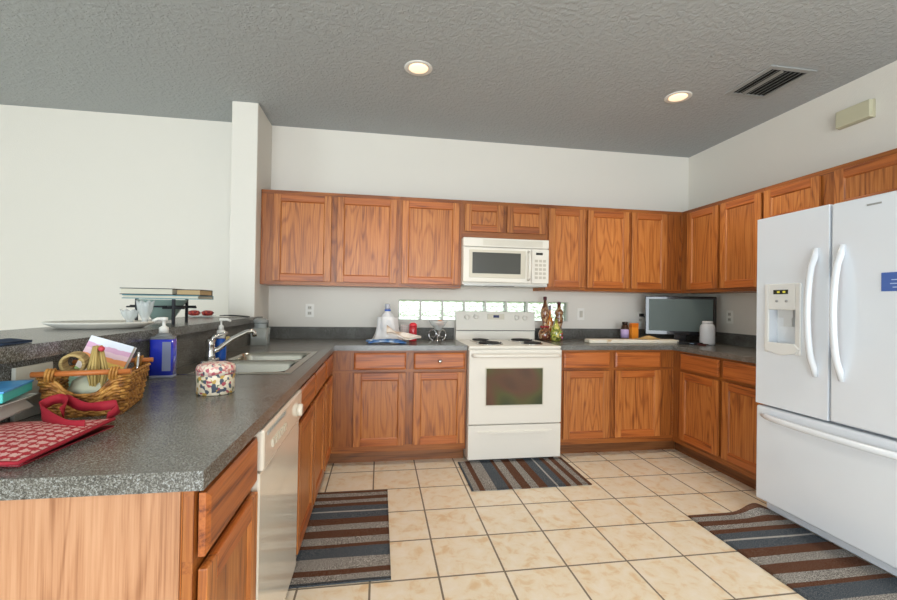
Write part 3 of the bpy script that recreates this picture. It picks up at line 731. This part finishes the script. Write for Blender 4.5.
# ------------------------------------------------------------------ sink-side items
FLO = NT('floral_print'); _v = FLO.n('ShaderNodeTexVoronoi', Scale=95.); FLO.l(FLO.coord(), _v.inputs['Vector']); _s = FLO.t.nodes.new('ShaderNodeSeparateXYZ'); FLO.l(_v.outputs['Color'], _s.inputs[0])
FLO.col(FLO.ramp(_s.outputs[0], [(0, 'E3D6BC'), (.3, '4C5666'), (.42, 'EADFC8'), (.62, 'C8A24E'), (.72, 'E8DCC6'), (.86, '6E7A56'), (.93, 'B0505A')], 'CONSTANT')); FLO.b.inputs['Roughness'].default_value = .4
FL2 = NT('floral_band'); _v = FL2.n('ShaderNodeTexVoronoi', Scale=110.); FL2.l(FL2.coord(), _v.inputs['Vector']); _s = FL2.t.nodes.new('ShaderNodeSeparateXYZ'); FL2.l(_v.outputs['Color'], _s.inputs[0])
FL2.col(FL2.ramp(_s.outputs[0], [(0, 'D8A09A'), (.25, 'B85A66'), (.42, 'E8D8C8'), (.66, 'C88A80'), (.8, '5A6470'), (.88, 'E6DCCB')], 'CONSTANT')); FL2.b.inputs['Roughness'].default_value = .4
t = thing('floral_tin', 'small round floral-patterned tin on the counter before the sink', 'tin', (-1.252, -2.30, ZC))
MB().lathe([(.056, 0), (.06, .004), (.061, .066), (.06, .07)], n=32).build('body', FLO.mat, t)
MB().lathe([(.0625, .068), (.0625, .09), (.058, .099), (.04, .106), (0, .108)], n=32).build('lid', FL2.mat, t)

def pump(t, r, z, col, out=.045, ang=0):
    b = MB().lathe([(r*1.25, z), (r*1.25, z + .022), (r*.8, z + .026), (r*.45, z + .03), (r*.45, z + .05), (r*1.0, z + .052), (r*1.0, z + .064), (0, z + .066)], n=18)
    b.tube([(0, 0, z + .058), (out*.6*math.cos(ang), out*.6*math.sin(ang), z + .058), (out*math.cos(ang), out*math.sin(ang), z + .05)], [.008, .007, .005], 8)
    b.build('pump', col, t)
def bottle_box(w, d, h, r=.012):
    pts = []
    for cx, cy, a0 in ((w-r, d-r, 0), (-w+r, d-r, PI/2), (-w+r, -d+r, PI), (w-r, -d+r, 1.5*PI)):
        for k in range(5): q = a0 + k*PI/8; pts.append((cx + r*math.cos(q), cy + r*math.sin(q)))
    return pts
t = thing('soap_bottle', 'large blue hand soap refill with white pump beside the basket', 'bottle', (-1.576, -1.965, ZC), .1)
BL = plain('soap_blue', '2A3CD0', .15, coat=.6)
MB().prism(bottle_box(.043, .03, .16), .012, .16, True).build('body', BL, t)
MB().prism(bottle_box(.044, .031, .16), 0, .012, True).build('base', plain('clear_base', 'B9C2DC', .15, trans=.5), t)
b = MB(); b.prism(bottle_box(.042, .029, .16), .16, .172, True); b.lathe([(.034, .172), (.024, .182), (.016, .186)], n=20)
b.build('shoulder', plain('clear_shoulder', 'C2C8CC', .1, trans=.6), t)
MB().box(.006, -.0315, .03, .037, -.0295, .15).build('paper_label', plain('label_pale', '8E97B8', .5), t)
pump(t, .014, .186, WPL, .04, -2.6)
t = thing('dish_soap', 'slim bright blue soap dispenser with white pump behind the faucet', 'bottle', (-1.545, -1.40, zt), 0)
MB().lathe([(.024, 0), (.028, .004), (.028, .09), (.022, .108), (.012, .115)], n=22).build('body', plain('soap_bright', '2560C4', .15, coat=.5), t)
MB().lathe([(.02, .113), (.021, .118), (.021, .152), (.017, .158)], n=18).build('collar', WPL, t)
pump(t, .010, .158, WPL, .05, 0)
MB().box(.03, -.012, .1, .042, .012, .122).build('side_clip', plain('clip_yellow', 'D8C27A', .5), t)
t = thing('glass_jar', 'clear glass jar with lid at the end of the peninsula counter', 'jar', (-1.555, -.575, ZC))
MB().prism(bottle_box(.058, .058, .1, .018), .0, .125, True).build('body', plain('jar_glass', 'D2D8D4', .06, alpha=.4, spec=.9), t)
MB().lathe([(.052, .125), (.04, .14), (.045, .146), (.045, .156), (.03, .162)], n=24).build('neck', plain('jar_neck', 'C8CFCD', .08, alpha=.6, spec=.9), t)
MB().lathe([(.05, .160), (.052, .168), (.05, .185), (.03, .195), (0, .198)], n=24).build('lid', plain('jar_lid', 'A4A8A6', .15, alpha=.75), t)

# ------------------------------------------------------------------ wicker basket and contents
BR = math.radians(14); BC = Vector((-1.505, -2.50, ZC))
t = thing('wicker_basket', 'woven wicker basket with wooden rod handles on the peninsula', 'basket', BC, BR)
WK = NT('wicker'); WK.col(WK.ramp(WK.noise(WK.coord(), 45, 3), [(.35, '6E4218'), (.5, 'A8722E'), (.68, 'C9984E')])); WK.b.inputs['Roughness'].default_value = .55; WK = WK.mat
ax, by = .083, .106; BH = .112
def per(s, f):                     # point on the perimeter at s in [0,1), flare grows with height f
    X, Y = ax*(1 + .2*f), by*(1 + .19*f); r = .022
    L = [2*(X-r), PI/2*r, 2*(Y-r), PI/2*r]*2; tot = sum(L); d = s*tot
    c = [((-X+r, -Y), (1, 0)), ((X-r, -Y+r), -PI/2), ((X, -Y+r), (0, 1)), ((X-r, Y-r), 0), ((X-r, Y), (-1, 0)), ((-X+r, Y-r), PI/2), ((-X, Y-r), (0, -1)), ((-X+r, -Y+r), PI)]
    for k in range(8):
        if d <= L[k] or k == 7:
            o, q = c[k]
            if isinstance(q, tuple):
                return (o[0] + q[0]*d, o[1] + q[1]*d, (q[1], -q[0]))
            a_ = q + d/r; return (o[0] + r*math.cos(a_), o[1] + r*math.sin(a_), (math.cos(a_), math.sin(a_)))
        d -= L[k]
def htop(s):
    x, y, n_ = per(s, 1)
    dip = math.exp(-(x/.055)**4) if abs(n_[1]) > .7 else 0
    return BH - .052*dip
b = MB(); NL = 13; NS = 112
for L in range(NL):
    f = (L + .5)/NL; pts = []
    for i in range(NS):
        s_ = i/NS; hz = f*htop(s_); x, y, n_ = per(s_, hz/BH)
        o_ = .0032*math.cos(PI*i/2 + PI*L)
        pts.append((x + n_[0]*o_, y + n_[1]*o_, .004 + hz))
    b.tube(pts, .0047, 5, True)
b.build('woven_side', WK, t)
b = MB()
for k in range(28):
    s_ = (k + .25)/28; ht = htop(s_); pts = []
    for j in range(5):
        hz = ht*j/4*1.02; x, y, n_ = per(s_, hz/BH); pts.append((x, y, .003 + hz))
    b.tube(pts, .0035, 5)
b.build('stake', plain('wicker_stake', '7A4A1E', .6), t)
MB().box(-ax, -by, .0, ax, by, .006).build('bottom', WK, t)
ROD = plain('rod_wood', 'B56A34', .4)
for sy in (-1, 1):
    MB().cyl((-ax*1.3, sy*by*1.19, BH + .012), (ax*1.3, sy*by*1.19, BH + .012), .0075, 12).build('handle_rod', ROD, t)
    for sx in (-1, 1):
        bb = MB()
        for k in range(3):
            xx = sx*(.062 + .007*k); bb.tube([(xx + .002*math.sin(q), sy*by*1.19 + .0105*math.cos(q), BH + .009 + .016*math.sin(q)) for q in [2*PI*i/14 for i in range(14)]], .0034, 5, True)
        bb.build('binding', WK, t)
def inb(x, y, z): 
    v = Matrix.Rotation(BR, 4, 'Z') @ Vector((x, y, z)); return BC + v
# striped paperback leaning
BK = NT('pastel_cover'); _g = BK.coord('Generated'); _s = BK.t.nodes.new('ShaderNodeSeparateXYZ'); BK.l(_g, _s.inputs[0])
_w = BK.math('ADD', _s.outputs[2], BK.math('MULTIPLY', BK.noise(_g, 3.0), .12))
BK.col(BK.ramp(_w, [(0, '8CC8C0'), (.2, 'A9D5C4'), (.33, 'E8DDD8'), (.40, '9FBE70'), (.48, 'F0E4DC'), (.58, 'E8C060'), (.68, 'EE9A5A'), (.76, 'E8C8D4'), (.86, 'D8A8C8'), (.95, 'DDE4F0')], 'CONSTANT')); BK.b.inputs['Roughness'].default_value = .35
t = thing('paperback_book', 'pastel striped book leaning upright inside the wicker basket', 'book', (-1.560, -2.462, ZC + .028), 0)
t.rotation_euler = (math.radians(-14), math.radians(18), .1)
MB().box(-.06, -.012, 0, .06, -.010, .175).box(-.06, .010, 0, .06, .012, .175).box(-.062, -.012, 0, -.06, .012, .175).build('cover', BK.mat, t)
MB().box(-.059, -.0099, .002, .059, .0099, .173).build('pages', plain('pages', 'E4E0D6', .8), t)
b = MB().cyl((0, 0, 0), (0, 0, .15), .0035, 8); o = b.build('metal_rod', CHROME, loc=inb(.070, .075, .0085)); o.rotation_euler = (.1, .12, 0); tag(o, 'thin metal rod standing at the back right of the basket', 'rod')
TAN = NT('rattan_coil'); TAN.col(TAN.ramp(TAN.noise(TAN.coord('Object', (1, 1, 8)), 30, 3), [(.35, '8C7242'), (.65, 'C2AA72')])); TAN.b.inputs['Roughness'].default_value = .7
b = MB(); 
for k in range(6): b.tube([(.026*math.cos(2*PI*i/20), -.02 + .007*k, .026*math.sin(2*PI*i/20)) for i in range(20)], .0045, 6, True)
o = b.build('rope_ring', TAN.mat, loc=inb(-.045, -.040, .142)); o.rotation_euler = (.1, 0, .25); tag(o, 'tan rope ring standing in the left of the basket', 'ring')
rng = random.Random(5)
t = thing('straw_ornament', 'bushy tan straw ornament with red tip inside the basket', 'ornament', inb(.012, -.060, .055), 0)
b = MB()
for k in range(60):
    q = rng.uniform(0, 2*PI); r = rng.uniform(.004, .024); r2 = r*.55
    b.tube([(r2*math.cos(q), r2*math.sin(q), .0), (r*1.1*math.cos(q), r*1.1*math.sin(q), .06 + rng.uniform(0, .01)), (r*.5*math.cos(q), r*.5*math.sin(q), .125 + rng.uniform(-.01, .012))], .0028, 4)
b.build('straw', plain('straw', 'B79F62', .8), t)
MB().blob((.014, -.008, .128), .008, .008, .008, 10, 6).build('red_tip', plain('tip_red', 'C2404C', .5), t)
b = MB().blob((0, 0, .052), .066, .082, .046, 18, 10, .07, random.Random(4))
tag(b.build('tissue_paper', plain('tissue_pale', 'B9BDA8', .7), loc=inb(0, -.008, .0085), rz=BR), 'crumpled pale green paper filling the bottom of the basket', 'paper')
t = tag(MB().box(-.005, -.065, 0, .005, .065, .14).build('flat_board', plain('board_offwhite', 'BDBBAF', .6), loc=(-1.6275, -2.572, ZC), bevel=.001), 'plain off-white board standing behind the basket against the backsplash', 'board')

# ------------------------------------------------------------------ red tote bag
def bag_mat():
    q = NT('red_motif_cloth'); g = q.coord('Object', (1, 1, 1))
    sc_ = 48.
    vo = q.n('ShaderNodeTexVoronoi', Scale=sc_, Randomness=.12); vo.voronoi_dimensions = '2D'; q.l(g, vo.inputs['Vector'])
    n = q.noise(g, 170, 2, .6)
    e = q.math('ADD', vo.outputs['Distance'], q.math('MULTIPLY', q.math('SUBTRACT', n, .5), .9))
    q.col(q.ramp(e, [(.33, 'D6ACA6'), (.42, 'A81C2A')])); q.b.inputs['Roughness'].default_value = .7; return q.mat
BAGM = bag_mat(); BRED = plain('bag_red', '98182A', .75)
t = thing('tote_bag', 'flat red patterned tote bag lying on the peninsula counter', 'bag', (-1.50, -2.82, ZC), math.radians(-6))
def bagtop(u, v):
    x = -.13 + .285*u - .012*v; y = -.15 + .27*v
    return (x, y, .012 + .018*math.sin(PI*min(1, u*1.0 + .02))**.6*math.sin(PI*v)**.5 + .012*(u**3)*(v))
MB().grid(bagtop, 24, 20, .007).build('front_cloth', [BAGM], t)
MB().grid(lambda u, v: (bagtop(u, v)[0] - .006, bagtop(u, v)[1] + .01, .004 + .002*math.sin(4*u)), 12, 10, .003).build('back_cloth', BRED, t)
ed = [(bagtop(q, 0)[0], bagtop(q, 0)[1], bagtop(q, 0)[2] - .002) for q in [i/12 for i in range(13)]] + [(bagtop(1, q)[0], bagtop(1, q)[1], bagtop(1, q)[2] - .002) for q in [i/12 for i in range(1, 13)]]
MB().tube(ed, .0045, 6).build('hem', BRED, t)
def strap(pts, w=.03):
    b = MB(); P = [Vector(p) for p in pts]
    # smooth with Catmull-Rom
    out = []
    for i in range(len(P)-1):
        p0, p1, p2, p3 = P[max(i-1, 0)], P[i], P[i+1], P[min(i+2, len(P)-1)]
        for k in range(6):
            s_ = k/6; out.append(.5*((2*p1) + (p2-p0)*s_ + (2*p0-5*p1+4*p2-p3)*s_*s_ + (3*p1-p0-3*p2+p3)*s_**3))
    out.append(P[-1]); n_ = len(out); V = []; F = []
    for i, p in enumerate(out):
        tg = (out[min(i+1, n_-1)] - out[max(i-1, 0)]).normalized(); side = tg.cross(Vector((0, 0, 1))).normalized()
        up = (Vector((0, 0, 1)) - side*.35*math.sin(i*.4)).normalized(); h = w/2; q = side*.0012
        V += [tuple(p - up*h - q), tuple(p - up*h + q), tuple(p + up*h + q), tuple(p + up*h - q)]
    for i in range(n_-1):
        for k in range(4): k2 = (k+1) % 4; F.append((i*4+k, i*4+k2, (i+1)*4+k2, (i+1)*4+k))
    F += [(3, 2, 1, 0), ((n_-1)*4, (n_-1)*4+1, (n_-1)*4+2, (n_-1)*4+3)]
    b.add(V, F, True); return b
loc_inv = (Matrix.Translation(t.location) @ Matrix.Rotation(math.radians(-6), 4, 'Z')).inverted()
def LB(p): return tuple(loc_inv @ Vector(p))
strap([LB(p) for p in [(-1.366, -2.79, .941), (-1.409, -2.785, .944), (-1.47, -2.75, .953), (-1.519, -2.70, .964), (-1.513, -2.68, .976), (-1.493, -2.67, .98), (-1.471, -2.69, .970), (-1.46, -2.72, .955)]], .027).build('handle', BRED, t)
strap([LB(p) for p in [(-1.487, -2.662, .978), (-1.448, -2.675, .963), (-1.414, -2.685, .961), (-1.383, -2.69, .964), (-1.358, -2.685, .965), (-1.35, -2.695, .954), (-1.362, -2.715, .943)]], .024).build('handle', BRED, t)

# stacked packs at the left edge
t = thing('tissue_pack', 'grey film-wrapped pack lying on the red tote bag', 'pack', (-1.575, -2.735, .9525), math.radians(12))
b = MB()
b.add([(-.07, -.075, 0), (.02, -.075, 0), (.02, .10, 0), (-.07, .10, 0), (-.065, -.07, .036), (.012, -.07, .036), (.012, .06, .036), (-.065, .06, .036)],
      [(0,3,2,1), (4,5,6,7), (0,1,5,4), (1,2,6,5), (2,3,7,6), (3,0,4,7)])
b.build('wrap', plain('film_grey', 'AEB0AE', .25, coat=.3), t, bevel=.006)
b = MB().grid(lambda u, v: (-.075 + .10*u, -.07 + .17*v, .0395 + .003*math.sin(3*u + 2*v)), 8, 8, .002); b.build('top_sheet', plain('sheet_white', 'DEDFDB', .6), t)
t = thing('turquoise_box', 'small turquoise box with bright blue top at the left edge', 'box', (-1.572, -2.735, .9985), math.radians(18))
MB().box(-.07, -.075, 0, .022, .09, .022).build('box_side', plain('turquoise', '43B9B4', .4), t, bevel=.002)
BT = NT('blue_print'); BT.col(BT.ramp(BT.noise(BT.coord(), 22, 3), [(.4, '2C7FC8'), (.62, '4AA0DC')])); BT.b.inputs['Roughness'].default_value = .4
MB().box(-.072, -.077, .0222, .024, .092, .027).build('lid', BT.mat, t, bevel=.001)

# ------------------------------------------------------------------ bar top items
ZBAR = 1.1145
def ell(a_, b_, n=40): return [(a_*math.cos(2*PI*i/n), b_*math.sin(2*PI*i/n)) for i in range(n)]
t = thing('serving_platter', 'long oval off-white serving platter on the bar top', 'platter', (-1.86, -1.88, ZBAR), math.radians(22))
MB().lathe([(.75, 0), (.8, .004), (.96, .018), (1.0, .024), (.98, .027), (.8, .014), (0, .012)], n=48, sx=.19, sy=.125).build('dish', IVORY, t)
def tulip(label, loc, h, r):
    t = thing('glass_votive', label, 'glass', loc, 0, 'cut glass votives on the platter')
    V = []; F = []; n = 32
    prof = [(.5, 0), (.62, .05), (.35, .14), (.55, .3), (.85, .55), (.95, .78), (1.1, 1.0), (1.02, 1.0), (.86, .77), (.74, .55), (.4, .32), (.0, .28)]
    for rr, zz in prof:
        for i in range(n):
            a_ = 2*PI*i/n; f = 1 + (.10*math.cos(8*a_) if .4 < zz else 0); lift = (.06*h*math.cos(8*a_) if zz > .95 else 0)
            V.append((r*rr*f*math.cos(a_), r*rr*f*math.sin(a_), h*zz + lift))
    for j in range(len(prof)-1):
        for i in range(n): i2 = (i+1) % n; F.append((j*n+i, j*n+i2, (j+1)*n+i2, (j+1)*n+i))
    F.append(tuple(range(n))[::-1])
    MB().add(V, F, True).build('glass_cup', GLASS, t)
tulip('shorter cut glass votive on the left of the platter', (-1.80, -1.785, ZBAR + .0145), .06, .032)
tulip('taller flared glass votive on the right of the platter', (-1.745, -1.77, ZBAR + .0145), .10, .032)

t = thing('bowl_stand', 'black wrought iron three-legged stand holding a glass bowl', 'stand', (-1.83, -1.42, ZBAR))
IRON = plain('wrought_iron', '24262B', .5, .3)
legs = [(.13, -.18), (.075, .10), (-.18, .10)]
b = MB(); Rr = .105
b.tube([(Rr*math.cos(2*PI*i/28), Rr*math.sin(2*PI*i/28), .088) for i in range(28)], .005, 6, True)
b.build('hoop', IRON, t)
for lx, ly in legs:
    MB().box(lx - .006, ly - .006, 0, lx + .006, ly + .006, .127).build('leg', IRON, t)
    d_ = math.hypot(lx, ly); kx, ky = lx/d_, ly/d_
    MB().tube([(kx*(Rr - .002), ky*(Rr - .002), .088), (lx + kx*.05, ly + ky*.05, .088)], .005, 6).tube([(lx - .05, ly + .0, .082), (lx + .05, ly - .0, .082)], .005, 6).build('cross_bar', IRON, t)
t = thing('glass_bowl', 'green tinted glass bowl hanging in the black iron stand', 'bowl', (-1.83, -1.42, ZBAR))
MB().lathe([(.045, .015), (.05, .018), (.075, .06), (.093, .092), (.115, .118), (.118, .124), (.112, .124), (.09, .096), (.07, .062), (.045, .022), (0, .021)], n=36).build('bowl', plain('green_glass', '9DB8B0', .08, alpha=.62, spec=.9), t)
TZ = ZBAR + .1275
def book(label, loc, rz, w, d, h, cov, pg):
    t = thing('book', label, 'book', loc, rz, 'books stacked on the iron stand')
    c = .004
    MB().box(-w, -d, 0, w, d, c).box(-w, -d, h - c, w, d, h).box(-w, d - .003, 0, w, d, h).build('cover', cov, t)
    MB().box(-w + .004, -d + .004, c, w - .004, d - .003, h - c).build('pages', pg, t)
PG = plain('page_block', 'CFC9B8', .8); PG2 = plain('page_tan', 'B39A72', .8)
book('thin teal-covered book at the bottom of the stack', (-1.80, -1.41, TZ), .03, .178, .11, .020, plain('teal_cover', '3F7F8C', .4), PG)
book('thick cream-paged book with dark cover, top left of the stack', (-1.865, -1.415, TZ + .0205), -.02, .125, .10, .034, plain('cover_dark', '3C3E40', .4), PG)
book('smaller tan-paged book with brown cover, top right of the stack', (-1.672, -1.425, TZ + .0205), .03, .058, .09, .031, plain('cover_brown', '3A2E2A', .4), PG2)
t = thing('glass_saucer', 'clear glass saucer on the bar top near the wall stub', 'saucer', (-1.95, -.62, ZBAR), 0)
MB().lathe([(.05, 0), (.06, .003), (.10, .010), (.098, .012), (.055, .006), (0, .005)], n=36, sy=.9).build('dish', GLASS, t)
rng = random.Random(9)
RBM = NT('red_candy'); RBM.col(RBM.ramp(RBM.noise(RBM.coord(), 60, 2), [(.4, '6E1420'), (.6, 'B8302C'), (.72, 'D86A3A')])); RBM.b.inputs['Roughness'].default_value = .3
for k, (x, y, lab) in enumerate(((-1.99, -.63, 'left red candy on the glass saucer'), (-1.902, -.63, 'right dark red candy on the glass saucer'))):
    tag(MB().blob((0, 0, .022), .042, .032, .020, 14, 8, .12, rng).build('red_candy', RBM.mat, loc=(x, y, ZBAR + .009)), lab, 'candy', 'red candies on the saucer')
b = MB().tube([(-1.83, -.60, ZBAR + .012), (-1.78, -.57, ZBAR + .014), (-1.70, -.56, ZBAR + .008), (-1.66, -.56, ZBAR + .005), (-1.64, -.57, ZBAR + .0045)], .004, 6).tube([(-1.83, -.52, ZBAR + .012), (-1.78, -.53, ZBAR + .014), (-1.68, -.53, ZBAR + .008), (-1.64, -.55, ZBAR + .005)], .004, 6)
tag(b.build('bent_wire', BLKM), 'dark wire piece lying by the saucer near the wall stub', 'wire')
b = MB().grid(lambda u, v: (.05*u, .10*v, .008 + .008*math.sin(PI*u)*math.sin(PI*v)), 8, 8, .007)
tag(b.build('cloth_pouch', plain('navy_cloth', '26364E', .8), loc=(-1.69, -2.66, ZBAR)), 'small navy pouch on the front edge of the bar top', 'pouch')
